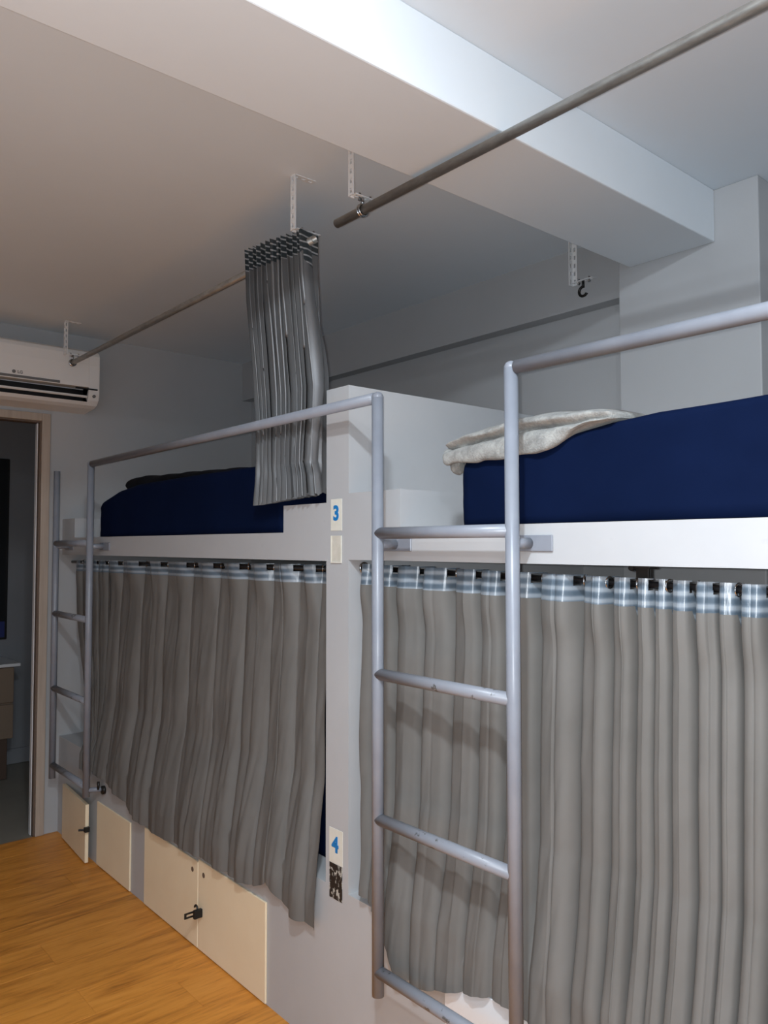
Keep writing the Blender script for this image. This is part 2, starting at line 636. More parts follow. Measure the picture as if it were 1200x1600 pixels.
def hasp(part, x, y, z, s=1.0):
    bm = bmesh.new()
    # slotted hasp bar standing out from the door
    for a0, a1, z0, z1 in ((0.004, 0.062, 0.004, 0.010), (0.004, 0.062, -0.010, -0.004), (0.004, 0.026, -0.0045, 0.0045), (0.054, 0.062, -0.0045, 0.0045)):
        box(bm, x - a1, x - a0, y - 0.002, y + 0.002, z + z0, z + z1, 0.0006, 1)
    # base block and staple
    box(bm, x - 0.032 * s, x, y - 0.018, y - 0.004, z - 0.014 * s, z + 0.016 * s, 0.002, 1)
    arc_tube(bm, (x - 0.016 * s, y + 0.002, z + 0.016 * s), (0, 1, 0), (0, 0, 1), 0.010 * s, 0.0035 * s, 0, math.pi, 10, 6)
    return sub('hasp', bm, M_BLACKPL, part)


def cup_door(y0, y1, z0, z1, mat, t=0.007, label=None):
    o = link('cupboard_door', B(X0 - t, X0, y0, y1, z0, z1, 0.0015, 1), mat, None)
    o.parent = bk
    o.matrix_parent_inverse = Matrix.Translation(-bk.location)
    if label:
        o['label'] = label
    return o


d3 = cup_door(2.622, 3.083, 0.004, 0.308, M_CREAM)
d4 = cup_door(2.166, 2.619, 0.004, 0.318, M_CREAM)
d2 = cup_door(3.228, 3.60, 0.004, 0.286, M_CREAM)
cup_door(0.95, 1.365, 0.01, 0.428, M_WDOOR, 0.008, 'white cupboard door')
# the far door hangs slightly open: hinge at its far side, free edge swung into the room
bm = B(-0.016, 0.0, -0.395, 0.0, 0.006, 0.268, 0.0015, 1)
rot = Matrix.Rotation(math.radians(-4.0), 4, 'Z')
bmesh.ops.transform(bm, matrix=Matrix.Translation((X0 - 0.002, 4.03, 0)) @ rot, verts=bm.verts)
d1 = link('cupboard_door', bm, M_CREAM, bk)
d1['label'] = 'cream cupboard door standing slightly ajar'
hasp(d4, X0 - 0.007, 2.60, 0.140)
bm = bmesh.new()
box(bm, X0 - 0.056, X0 - 0.032, 3.612, 3.630, 0.150, 0.172, 0.002, 1)
tube(bm, (X0 - 0.05, 3.625, 0.160), (X0 - 0.075, 3.64, 0.160), 0.005, 8)
sub('latch', bm, M_BLACKPL, d1)
for part, yy, zz in ((d3, 2.663, 0.270), (d4, 2.578, 0.274)):
    bm = bmesh.new()
    tube(bm, (X0 - 0.0078, yy, zz), (X0 - 0.006, yy, zz), 0.009, 16)
    sub('finger_hole', bm, M_JAMB, part)

# bed number labels on the divider's front edge
st = link('number_label', B(X0 - 0.0012, X0, 1.779, 1.832, 1.492, 1.584, 0.0005, 1), M_STICK, bk)
st['label'] = 'white bed number label with a blue 3'
text_mesh('digit', '3', 0.058, M_BLUE, st, (X0 - 0.0016, 1.806, 1.541), (0, -1, 0), (0, 0, 1), 0.0022)
st = link('label_holder', B(X0 - 0.002, X0, 1.779, 1.830, 1.399, 1.478, 0.0008, 1), M_STICK2, bk)
sub('holder_rim', B(X0 - 0.0035, X0 - 0.0018, 1.779, 1.783, 1.399, 1.478), M_STICK, st)
sub('holder_rim', B(X0 - 0.0035, X0 - 0.0018, 1.826, 1.830, 1.399, 1.478), M_STICK, st)
sub('holder_rim', B(X0 - 0.0035, X0 - 0.0018, 1.783, 1.826, 1.399, 1.403), M_STICK, st)
st = link('number_label', B(X0 - 0.0012, X0, 1.774, 1.837, 0.546, 0.644, 0.0005, 1), M_STICK, bk)
st['label'] = 'white bed number label with a blue 4'
text_mesh('digit', '4', 0.060, M_BLUE, st, (X0 - 0.0016, 1.808, 0.598), (0, -1, 0), (0, 0, 1), 0.0022)
st = link('worn_sticker', B(X0 - 0.0012, X0, 1.776, 1.836, 0.447, 0.545, 0.0005, 1), M_PATCH, bk)
st['label'] = 'scraped dark sticker'

# ------------------------------------------------------------------ steel ladders and guard rails
R = 0.0155


def ladder(label, yn, yf, ztn, ztf, zbn, zbf, rungs, plates, near_elbow, far_elbow):
    t = thing('bunk_ladder', label, 'ladder', (XL, (yn + yf) / 2, 0), 'steel bunk ladders')
    for yy, zt, zb, el in ((yn, ztn, zbn, near_elbow), (yf, ztf, zbf, far_elbow)):
        bm = bmesh.new()
        tube(bm, (XL, yy, zb), (XL, yy, zt), R, 24)
        if el:
            ball(bm, (XL, yy, zt), R, 24)
        link('post', bm, M_STEEL, t, True)
    for z in rungs:
        bm = bmesh.new()
        tube(bm, (XL, yn, z), (XL, yf, z), R * 0.97, 20)
        link('rung', bm, M_WORN if z < 1.3 else M_STEEL, t, True)
    for yy, p0, p1, z in plates:
        bm = bmesh.new()
        tube(bm, (XL, yy, z), (X0 - 0.004, yy, z), 0.0125, 16)
        o = link('stub', bm, M_STEEL, t, True)
        box_bm = B(X0 - 0.005, X0, p0, p1, z - 0.018, z + 0.018, 0.0015, 1)
        link('mounting_plate', box_bm, M_STEEL, t)
    return t


lad_r = ladder('grey-blue steel ladder in front of the right bunk, nearest the camera', 1.095, 1.543, 1.833, 1.833, 0.30, 0.318,
               (1.481, 1.121, 0.756, 0.378),
               ((1.10, 1.037, 1.15, 1.454), (1.545, 1.484, 1.595, 1.452)), True, True)
lad_l = ladder('grey steel ladder at the far end of the left bunk beside the doorway', 3.575, 4.04, 1.822, 1.823, 0.322, 0.303,
               (1.461, 1.113, 0.745, 0.368),
               ((3.58, 3.506, 3.62, 1.446), (4.035, 3.975, 4.09, 1.446)), True, False)
# lower fixing of the left ladder
bm = bmesh.new()
tube(bm, (XL, 3.575, 0.352), (X0, 3.545, 0.352), 0.011, 14)
link('stub', bm, M_STEEL, lad_l, True)
bm = bmesh.new()
tube(bm, (X0 - 0.022, 3.548, 0.352), (X0 - 0.022, 3.548, 0.388), 0.006, 10)
tube(bm, (X0 - 0.012, 3.53, 0.352), (X0, 3.53, 0.352), 0.019, 14)
link('bolt', bm, M_DARKMET, lad_l, True)

bm = bmesh.new()
tube(bm, (XL, 1.543 + R, 1.833), (XL, 3.575 - R, 1.822), R * 0.97, 24)
gr = link('guard_rail', bm, M_STEEL, None, True)
tag(gr, 'long grey steel guard rail across the left upper bunk between the two ladders', 'guard rail', 'steel guard rails')
bm = bmesh.new()
tube(bm, (XL, YN, 1.833), (XL, 1.095 - R, 1.833), R * 0.97, 24)
gr = link('guard_rail', bm, M_STEEL, None, True)
tag(gr, 'bright grey steel guard rail across the right upper bunk above the navy mattress', 'guard rail', 'steel guard rails')


# ------------------------------------------------------------------ overhead curtain rods and their hangers
XR = 1.325
RR = 0.0125
bm = bmesh.new()
tube(bm, (XR, 1.752, 2.366), (XR, -1.6, 2.366), RR, 24, True)
o = link('curtain_rod', bm, M_GALV, None, True)
tag(o, 'bare grey steel curtain rod passing under the ceiling beam', 'curtain rod', 'overhead curtain rods')
bm = bmesh.new()
tube(bm, (XR, 1.862, 2.354), (XR, 3.935, 2.354), RR * 0.95, 24, False, RR * 0.75)
o = link('curtain_rod', bm, M_GALV, None, True)
tag(o, 'grey steel curtain rod carrying the bunched satin curtain', 'curtain rod', 'overhead curtain rods')


def slotted(bm, axis_u, axis_v, o, wd, ln, th, nslot):
    """flat perforated strip: o = corner, u across (wd), v along (ln)"""
    U, V = Vector(axis_u), Vector(axis_v)
    W = U.cross(V)
    o = Vector(o)

    def blk(u0, u1, v0, v1):
        r = bmesh.ops.create_cube(bm, size=1.0)
        for v in r['verts']:
            c = v.co
            v.co = o + U * ((u0 + u1) / 2 + c.x * (u1 - u0)) + V * ((v0 + v1) / 2 + c.y * (v1 - v0)) + W * (c.z * th)
    e = wd * 0.30
    blk(0, e, 0, ln)
    blk(wd - e, wd, 0, ln)
    p = ln / nslot
    for i in range(nslot + 1):
        v = i * p
        blk(e, wd - e, max(0, v - p * 0.24), min(ln, v + p * 0.24))
    return bm


def hanger(label, x, y, zb, arm, rod_end=True, zr=2.36, xr=XR, adir=(1, 0, 0), ring='full'):
    t = thing('rod_hanger', label, 'bracket', (x, y, CZ), 'slotted steel hangers for the curtain rods')
    A = Vector(adir)
    P = Vector((x, y, 0))
    Wd = Vector((0, 0, 1)).cross(A)
    bm = bmesh.new()
    # upright: L angle of two perforated flanges
    slotted(bm, -Wd, (0, 0, -1), P + Vector((0, 0, CZ)), 0.022, CZ - zb, 0.0025, max(3, int((CZ - zb) / 0.026)))
    slotted(bm, A, (0, 0, -1), P + Vector((0, 0, CZ)), 0.019, CZ - zb, 0.0025, max(3, int((CZ - zb) / 0.026)))
    link('upright', bm, M_BRACK, t)
    bm = bmesh.new()
    slotted(bm, -Wd, A, P + Vector((0, 0, CZ - 0.001)), 0.022, 0.075, 0.002, 3)
    link('top_flange', bm, M_BRACK, t)
    bm = bmesh.new()
    slotted(bm, -Wd, A, P + A * 0.010 + Vector((0, 0, zb + 0.006)), 0.020, arm, 0.0025, 3)
    link('arm', bm, M_BRACK, t)
    for k in (0.28, 0.78):
        bm = bmesh.new()
        c = P + A * (0.010 + arm * k) - Wd * 0.010 + Vector((0, 0, zb))
        tube(bm, c + Vector((0, 0, -0.006)), c + Vector((0, 0, 0.016)), 0.003, 8)
        tube(bm, c + Vector((0, 0, -0.004)), c + Vector((0, 0, 0.002)), 0.0055, 6)
        link('screw', bm, M_CHROME, t)
    rc = P + A * ((xr - x) if adir[0] else arm * 0.6) - Wd * 0.010
    rc.z = zr
    bm = bmesh.new()
    sc = A
    if ring == 'full':
        for dy in (-0.004, 0.004):
            arc_tube(bm, rc - Wd * dy, A, (0, 0, 1), RR + 0.003, 0.0032, 0, 2 * math.pi, 22, 8)
    else:
        arc_tube(bm, rc, A, (0, 0, 1), 0.017, 0.005, math.radians(95), math.radians(330), 18, 8)
    tube(bm, rc + Vector((0, 0, 0.013)), Vector((rc.x, rc.y, zb + 0.006)), 0.005, 10)
    link('clamp', bm, M_CHROME if ring == 'full' else M_DARKMET, t, True)
    return t


hanger('white slotted hanger over the bunched satin curtain', 1.284, 1.926, 2.388, 0.085, zr=2.354)
hanger('white slotted hanger beside the ceiling beam holding the bare rod end', 1.284, 1.646, 2.396, 0.075, zr=2.366)
hanger('small white hanger in front of the air conditioner at the far rod end', 1.284, 3.922, 2.386, 0.075, zr=2.354)
hanger('empty hanger with an open dark hook near the wall column', 2.325, 1.668, 2.380, 0.085, zr=2.348, adir=(0, -1, 0), ring='open')


# ------------------------------------------------------------------ curtains
def smooth01(t):
    t = max(0.0, min(1.0, t))
    return t * t * (3 - 2 * t)


def interp(tab, x):
    if x <= tab[0][0]:
        return tab[0][1]
    for (a, va), (b, vb) in zip(tab, tab[1:]):
        if x <= b:
            return va + (vb - va) * (x - a) / (b - a)
    return tab[-1][1]


def hang_curtain(name, label, folds, y_start, rod_z, xtab, amp, hem, mat, tmat, seed, rod_x=1.42, rod_r=0.007,
                 top=0.013, tape_h=0.058, bias=0.25, over=0.30, wander=0.012, nz=110, group=None, crease=0.004, per=26, ampt=None,
                 kink=None, ring=True, ripple=0.006, sharp=(0.6, 1.0), tabs=None, ringgap=0.06):
    """folds: list of fold widths from y_start towards +y. Returns the curtain thing."""
    rnd = random.Random(seed)
    t = thing(name, label, 'curtain', (rod_x, y_start + sum(folds) / 2, 0), group)
    cols = []
    y = y_start
    for i, wd in enumerate(folds):
        af = rnd.uniform(0.65, 1.2)
        ov = rnd.uniform(0.3, 1.0) * over
        for k in range(per):
            cols.append((y + wd * k / per, i, k / per, wd, af, ov))
        y += wd
    cols.append((y, len(folds) - 1, 1.0, folds[-1], 1.0, over))
    n = len(cols)
    # smooth the per-fold amplitudes
    afs = [c[4] for c in cols]
    afs = [sum(afs[max(0, i - 8):i + 9]) / len(afs[max(0, i - 8):i + 9]) for i in range(n)]

    qs = [rnd.uniform(*sharp) for _ in folds]

    def point(i, z, zt, zb):
        y, fi, ph, wd, _, ov = cols[i]
        v = max(0.0, (zt - z) / max(1e-3, (zt - zb)))
        s = -math.sin(2 * math.pi * ph)
        q = qs[fi]
        val = math.exp(-((ph - 0.5) / (0.10 + 0.06 * (1 - q))) ** 2)
        sh = (1 - q) * math.copysign(abs(s) ** 0.8, s) + q * (0.62 + 0.25 * math.sin(2 * math.pi * ph + 0.8) - 1.75 * val)
        A = amp * afs[i] * min(1.5, wd / 0.10) ** 0.5
        if ampt:
            A *= interp(ampt, v)
        head = smooth01((zt - 0.06 - z) / 0.12)
        nv = noise.noise(Vector((y * 9 + seed, z * 1.6, seed * 1.7)))
        nv2 = noise.noise(Vector((y * 26 + seed * 3, z * 3.0 + y * 4, 4.2)))
        nv3 = noise.noise(Vector((y * 60 + z * 14, z * 9 - y * 22, seed)))
        yw = wander * head * v * 2.0 * noise.noise(Vector((y * 5, z * 1.1, seed + 9)))
        yy = y - (1 - q) * ov * wd * 0.5 * math.sin(4 * math.pi * ph + 0.5) * (0.45 + 0.55 * head) - q * ov * wd * 0.5 * val * (ph - 0.5) * 8 * head + yw + head * 0.002 * nv2
        if kink:
            yy += kink(y, z)
        xb = interp(xtab, z)
        rp = 1.0 - 2.2 * abs(noise.noise(Vector((yy * 13 + seed * 2.3, z * 0.9 + 0.5 * y, seed))))
        rq = 1.0 - 2.2 * abs(noise.noise(Vector((yy * 24 + z * 3.0, z * 1.6 - y * 2.0, seed + 5.0))))
        xx = xb - A * (sh + bias + 0.12 * (1 - head)) * (1.55 - 0.55 * head) + head * (crease * 1.2 * nv + crease * 0.5 * nv2 + crease * 0.25 * nv3)
        xx += head * v ** 0.6 * ripple * (rp * 0.6 + rq * 0.4)
        if z < 0.52:
            lim = 1.357 + 0.05 * smooth01((z - 0.47) / 0.05)
            xx = min(xx, lim)
        return Vector((max(xx, 1.322), yy, z))

    zts = [(rod_z(c[0]) if callable(rod_z) else rod_z) + top for c in cols]
    zbs = [hem(c[0]) for c in cols]
    if tabs:
        for i, c in enumerate(cols):
            rz = zts[i] - top
            if c[0] < tabs and point(i, rz, zts[i], zbs[i]).x > rod_x + 0.004:
                zts[i] = rz - 0.009

    def build(a, b, rows, hole):
        bm = bmesh.new()
        grid = []
        for i in range(n):
            colv = []
            for r in range(rows + 1):
                f = a + (b - a) * r / rows
                # f<0: metres below the top inside the tape; else fraction of the body
                if hole:
                    z = zts[i] - tape_h * f
                else:
                    z = (zts[i] - tape_h) + (zbs[i] - (zts[i] - tape_h)) * f
                colv.append(bm.verts.new(point(i, z, zts[i], zbs[i])))
            grid.append(colv)
        for i in range(n - 1):
            for r in range(rows):
                q = (grid[i][r], grid[i + 1][r], grid[i + 1][r + 1], grid[i][r + 1])
                if hole:
                    c = sum((v.co for v in q), Vector()) / 4
                    rz = rod_z(cols[i][0]) if callable(rod_z) else rod_z
                    if abs(c.x - rod_x) < rod_r + 0.004 and abs(c.z - rz) < rod_r + 0.004:
                        continue
                bm.faces.new(q)
        return bm

    body = build(0, 1, nz, False)
    bo = link('cloth', body, mat, t, True)
    hd = build(0, 1, 22, True)
    link('header_tape', hd, tmat, t, True)
    if ring:
        # eyelet rings where the cloth crosses the rod
        last = -9
        for i in range(n - 1):
            z = rod_z(cols[i][0]) if callable(rod_z) else rod_z
            p, q = point(i, z, zts[i], zbs[i]), point(i + 1, z, zts[i + 1], zbs[i + 1])
            if (p.x - rod_x) * (q.x - rod_x) <= 0 and abs(p.y - last) > ringgap:
                last = p.y
                bm = bmesh.new()
                d = (q - p).normalized()
                arc_tube(bm, (p + q) / 2, d, (0, 0, 1), rod_r + 0.005, 0.0018, 0, 2 * math.pi, 16, 6)
                link('eyelet', bm, M_CHROME, t, True)
    return t


# lower rods
bm = bmesh.new()
tube(bm, (1.42, PD0, 1.385), (1.42, YN + 0.06, 1.350), 0.007, 16)
rod = link('lower_curtain_rod', bm, M_BLACK, None, True)
tag(rod, 'black curtain rod under the right upper bunk', 'curtain rod', 'black rods under the upper bunks')
bm = bmesh.new()
arc_tube(bm, (1.42, PD0 - 0.003, 1.385), (1, 0, 0), (0, 0, 1), 0.014, 0.004, 0, 2 * math.pi, 20, 8)
tube(bm, (1.42, PD0 - 0.003, 1.385), (1.42, PD0, 1.385), 0.017, 20)
fo = link('wall_flange', bm, M_CHROME, None, True)
fo.parent = rod
bm = bmesh.new()
box(bm, 1.405, 1.435, 0.835, 0.872, 1.403, 1.409, 0.001, 1)
box(bm, 1.410, 1.414, 0.840, 0.868, 1.372, 1.405, 0.001, 1)
box(bm, 1.426, 1.430, 0.845, 0.866, 1.372, 1.405, 0.001, 1)
arc_tube(bm, (1.42, 0.852, 1.373), (1, 0, 0), (0, 0, 1), 0.010, 0.003, 0, 2 * math.pi, 16, 6)
tube(bm, (1.398, 0.872, 1.404), (1.406, 0.872, 1.404), 0.006, 8)
ho = link('rod_holder', bm, M_DARKMET, None)
ho.parent = rod
bm = bmesh.new()
tube(bm, (1.42, PD1, 1.379), (1.42, YF, 1.366), 0.007, 16)
rod = link('lower_curtain_rod', bm, M_BLACK, None, True)
tag(rod, 'black curtain rod under the left upper bunk', 'curtain rod', 'black rods under the upper bunks')


def rodz_r(y):
    return 1.350 + (1.385 - 1.350) * (y - (YN + 0.06)) / (PD0 - YN - 0.06)


def rodz_l(y):
    return 1.379 + (1.366 - 1.379) * (y - PD1) / (YF - PD1)


# right curtain: wide flat panel at its near end, tight folds, then broad folds behind the ladder
rf = [0.36, 0.055, 0.050, 0.032, 0.058, 0.042, 0.034, 0.046, 0.062, 0.10, 0.115, 0.075, 0.085, 0.105, 0.095, 0.11, 0.085]
ys = 1.728 - sum(rf)
hem_r = [(0.0, 0.14), (0.9, 0.18), (1.02, 0.28), (1.08, 0.40), (1.14, 0.443), (1.20, 0.439), (1.33, 0.396), (1.443, 0.363), (1.527, 0.360),
         (1.550, 0.400), (1.585, 0.455), (1.616, 0.478), (1.68, 0.505), (1.74, 0.515)]
xt_r = [(0.10, 1.338), (0.42, 1.341), (0.53, 1.350), (0.66, 1.376), (0.80, 1.396), (1.0, 1.402), (1.30, 1.418), (1.40, 1.42)]
hang_curtain('bunk_curtain', 'taupe bunk curtain behind the near ladder, covering the right lower bunk', rf, ys, rodz_r, xt_r, 0.025,
             lambda y: interp(hem_r, y), M_CURT, M_TAPE, 11, group='curtains on the lower bunks',
             ampt=[(0, 0.9), (0.1, 1.2), (0.6, 1.2), (0.75, 0.95), (0.88, 0.6), (1, 0.55)], bias=0.1, tabs=0.88, wander=0.008, per=34,
             kink=lambda y, z: -0.05 * smooth01((0.95 - z) / 0.45) * max(0.0, (y - 1.58) / 0.148))

# left main curtain
lf = [0.11, 0.13, 0.16, 0.18, 0.20, 0.22, 0.22, 0.24, 0.20]
lf = [a * 1.69 / sum(lf) for a in lf]
hem_l = [(1.875, 0.345), (2.04, 0.348), (2.09, 0.365), (2.133, 0.400), (2.20, 0.362), (2.31, 0.345), (2.63, 0.338), (3.02, 0.320),
         (3.168, 0.335), (3.35, 0.385), (3.5, 0.405), (3.62, 0.42)]
xt_l = [(0.25, 1.338), (0.42, 1.340), (0.52, 1.352), (0.75, 1.388), (1.0, 1.40), (1.30, 1.418), (1.40, 1.42)]
hang_curtain('bunk_curtain', 'taupe bunk curtain left of the divider, hanging over the cream cupboard doors', lf, 1.906, rodz_l, xt_l, 0.017,
             lambda y: interp(hem_l, y), M_CURT, M_TAPE, 23, group='curtains on the lower bunks',
             ampt=[(0, 1.0), (0.08, 0.6), (0.22, 0.35), (0.5, 0.7), (0.8, 0.85), (1, 0.75)], wander=0.006, crease=0.005, ripple=0.011, bias=0.15, per=40,
             sharp=(0.3, 0.8), kink=lambda y, z: -0.03 * smooth01((1.0 - z) / 0.6) * max(0.0, 1 - (y - 1.9) / 0.3))
xt_n = [(0.40, 1.350), (0.47, 1.352), (0.54, 1.385), (0.8, 1.405), (1.4, 1.42)]
# left end panel
hang_curtain('bunk_curtain', 'narrow dark taupe curtain panel behind the far ladder', [0.10, 0.11, 0.12, 0.11], 3.605, rodz_l, xt_n, 0.013,
             lambda y: 0.400 + 0.012 * math.sin(y * 14), M_CURT, M_TAPE, 31, group='curtains on the lower bunks',
             kink=lambda y, z: -0.62 * max(0.0, y - 3.62) * smooth01((1.25 - z) / 0.85))

# bunched satin curtain on the overhead rod: a flat end flap facing the camera side, then tight pleats
sat = thing('satin_curtain', 'grey satin curtain bunched on the overhead rod beside the divider', 'curtain', (XR, 2.03, 2.354))
PLE = 12


def satin_point(c, f, zt, zb):
    """c: 0..1 flap, 1..1+PLE pleats; f: 0 top .. 1 hem"""
    z = zt + (zb - zt) * f
    low = smooth01((1.90 - z) / 0.25)
    cx = interp([(1.58, 1.352), (1.68, 1.352), (1.83, 1.358), (2.05, 1.347), (2.25, 1.330), (2.42, 1.325)], z)
    A = interp([(1.58, 0.033), (1.68, 0.024), (1.83, 0.036), (2.05, 0.044), (2.42, 0.048)], z)
    if c < 1:
        xr_ = interp([(1.58, 1.380), (1.83, 1.392), (1.95, 1.392), (2.2, 1.368), (2.42, 1.345)], z)
        xl = cx - A
        x = xr_ + (xl - xr_) * c
        y = 1.864 + (0.012 + 0.030 * smooth01((z - 1.95) / 0.25)) * (1 - c) + 0.004 * math.sin(c * 5 + z * 4) + 0.012 * smooth01((c - 0.55) / 0.45) * (1 - 0.3 * low)
        yb = 0.0
    else:
        p = c - 1
        k = int(min(p, PLE - 1e-6))
        ph = p - k
        a = 0.8 + 0.4 * noise.noise(Vector((k * 3.7, 1.0, z * 0.8)))
        s_ = -math.cos(2 * math.pi * ph)
        x = cx + A * a * math.copysign(abs(s_) ** 0.75, s_)
        y = 1.884 + (2.205 - 1.884) * (p + 0.25 * noise.noise(Vector((k * 1.9, 4.0, z * 2.0)))) / PLE
        y -= 0.0030 * math.sin(4 * math.pi * ph + 0.4)
    wn = max(0.0, 1.0 - max(0.0, y - 1.87) / 0.30)
    dy = interp([(1.58, -0.022), (1.66, 0.000), (1.70, 0.018), (1.76, 0.012), (1.92, -0.016), (2.2, -0.004), (2.42, 0.0)], z) * wn
    if x > 1.36:
        dy = max(dy, 0.0) * 0.3
    x += 0.002 * noise.noise(Vector((y * 50, z * 6, 2.0)))
    dy += 0.006 * math.exp(-((z - 1.69) / 0.03) ** 2) * noise.noise(Vector((y * 45, 2.2, 0.0)))
    return Vector((min(max(x, 1.3175 if z < 1.9 else 1.26), 1.40), y + dy, z))


def satin_grid(f0, f1, rows):
    bm = bmesh.new()
    cs = [i / 20 for i in range(20)] + [1 + i / 22 for i in range(PLE * 22 + 1)]
    grid = []
    for c in cs:
        yy = 1.868 if c < 1 else 1.884 + 0.0268 * (c - 1)
        zt = 2.384 + 0.03 * (yy - 1.868) / 0.33
        if c < 1:
            zt = 2.338 + 0.046 * c ** 3
        zb = 1.603 - 0.06 * (yy - 1.868) + 0.004 * math.sin(c * 6.2)
        col = []
        for r in range(rows + 1):
            fr = f0 + (f1 - f0) * r / rows
            col.append(bm.verts.new(satin_point(c, fr, zt, zb)))
        grid.append(col)
    for a, b in zip(grid, grid[1:]):
        for r in range(rows):
            bm.faces.new((a[r], b[r], b[r + 1], a[r + 1]))
    return bm


link('cloth', satin_grid(0.085, 1.0, 110), M_SATIN, sat, True)
link('header_tape', satin_grid(0.0, 0.085, 10), M_STAPE, sat, True)


# ------------------------------------------------------------------ bedding
def mattress(name, label, x0, x1, y0, y1, z0, ztop, seed, mat=M_NAVY, rnd=0.035, group=None, ny=90, wr=0.004):
    """soft box, ztop(y) gives the height along it"""
    bm = bmesh.new()
    prof_n = 44
    rings = []
    for j in range(ny + 1):
        f = j / ny
        y = y0 + (y1 - y0) * f
        e = min(f, 1 - f) * (y1 - y0)
        inset = 0.0
        if e < rnd:
            q = 1 - e / rnd
            inset = rnd * (1 - math.sqrt(max(0, 1 - q * q)))
        zt = ztop(y) - inset * 0.8
        xa, xb = x0 + inset, x1 - inset
        pts = []
        r = rnd
        # bottom front, up the front, over the top, down the back
        for k in range(9):
            pts.append((xa, z0 + 0.002 + (zt - r - z0 - 0.002) * k / 8))
        for k in range(1, 9):
            a = math.pi / 2 * k / 8
            pts.append((xa + r * (1 - math.cos(a)), zt - r + r * math.sin(a)))
        for k in range(1, 12):
            pts.append((xa + r + (xb - xa - 2 * r) * k / 12, zt))
        for k in range(0, 9):
            a = math.pi / 2 * k / 8
            pts.append((xb - r + r * math.sin(a), zt - r + r * math.cos(a)))
        pts.append((xb, z0 + 0.002))
        ring = []
        for px, pz in pts:
            nn = noise.noise(Vector((px * 4 + seed, y * 3, pz * 7)))
            n2 = noise.noise(Vector((px * 9, y * 5 + pz * 16, pz * 34 - y * 6 + seed)))
            h = smooth01((pz - z0) / 0.04)
            front = 1.0 if px < x0 + 0.06 else 0.6
            ring.append(bm.verts.new((px + front * h * (wr * nn + wr * 0.7 * n2), y, pz + h * wr * nn)))
        rings.append(ring)
    m = len(rings[0])
    for j in range(ny):
        for k in range(m - 1):
            bm.faces.new((rings[j][k], rings[j + 1][k], rings[j + 1][k + 1], rings[j][k + 1]))
        bm.faces.new((rings[j][m - 1], rings[j + 1][m - 1], rings[j + 1][0], rings[j][0]))
    bm.faces.new(rings[0])
    bm.faces.new(rings[-1])
    o = link(name, bm, mat, None, True)
    tag(o, label, 'mattress', group)
    return o


MZ_R = [(-0.6, 1.735), (0.0, 1.73), (0.58, 1.715), (0.80, 1.712), (0.90, 1.703), (1.05, 1.680), (1.20, 1.664), (1.32, 1.655)]
mattress('mattress', 'mattress in a navy blue sheet on the right upper bunk under the fleece blanket', 1.378, 2.32, YN + 0.05, 1.328, 1.497,
         lambda y: interp(MZ_R, y), 2.0, rnd=0.018, group='navy mattresses', wr=0.005)
MZ_L = [(2.1, 1.715), (2.4, 1.722), (2.9, 1.722), (3.3, 1.715), (3.48, 1.700), (3.60, 1.675), (3.69, 1.655)]
mattress('mattress', 'mattress in a dark navy sheet on the left upper bunk behind the long guard rail', 1.385, 2.32, 2.108, 3.70, 1.490,
         lambda y: interp(MZ_L, y), 5.0, rnd=0.03, group='navy mattresses')
mattress('mattress', 'navy mattress glimpsed behind the curtain in the left lower bunk', 1.47, 2.40, 1.88, 3.90, 0.48,
         lambda y: 0.72, 8.0, rnd=0.03, group='navy mattresses')


def blanket_strip(name, label, secs, mat, cat='blanket', noise_amp=0.006, closed_ends=True, seed=0.0):
    """secs: list of (y, [(x, z), ...]) with equal counts: closed outline per section"""
    bm = bmesh.new()
    rings = []
    for y, pts in secs:
        ring = []
        for px, pz in pts:
            nn = noise.noise(Vector((px * 16 + seed, y * 14, pz * 20)))
            n2 = noise.noise(Vector((px * 40 + seed, y * 36, pz * 44)))
            ring.append(bm.verts.new((px + noise_amp * nn, y + noise_amp * n2, pz + noise_amp * (0.7 * nn + 0.4 * n2))))
        rings.append(ring)
    m = len(rings[0])
    for a, b in zip(rings, rings[1:]):
        for k in range(m):
            l = (k + 1) % m
            bm.faces.new((a[k], b[k], b[l], a[l]))
    bm.faces.new(rings[0])
    bm.faces.new(rings[-1])
    o = link(name, bm, mat, None, True)
    sd = o.modifiers.new('subdivision', 'SUBSURF')
    sd.levels = 1
    sd.render_levels = 2
    tag(o, label, cat)
    return o


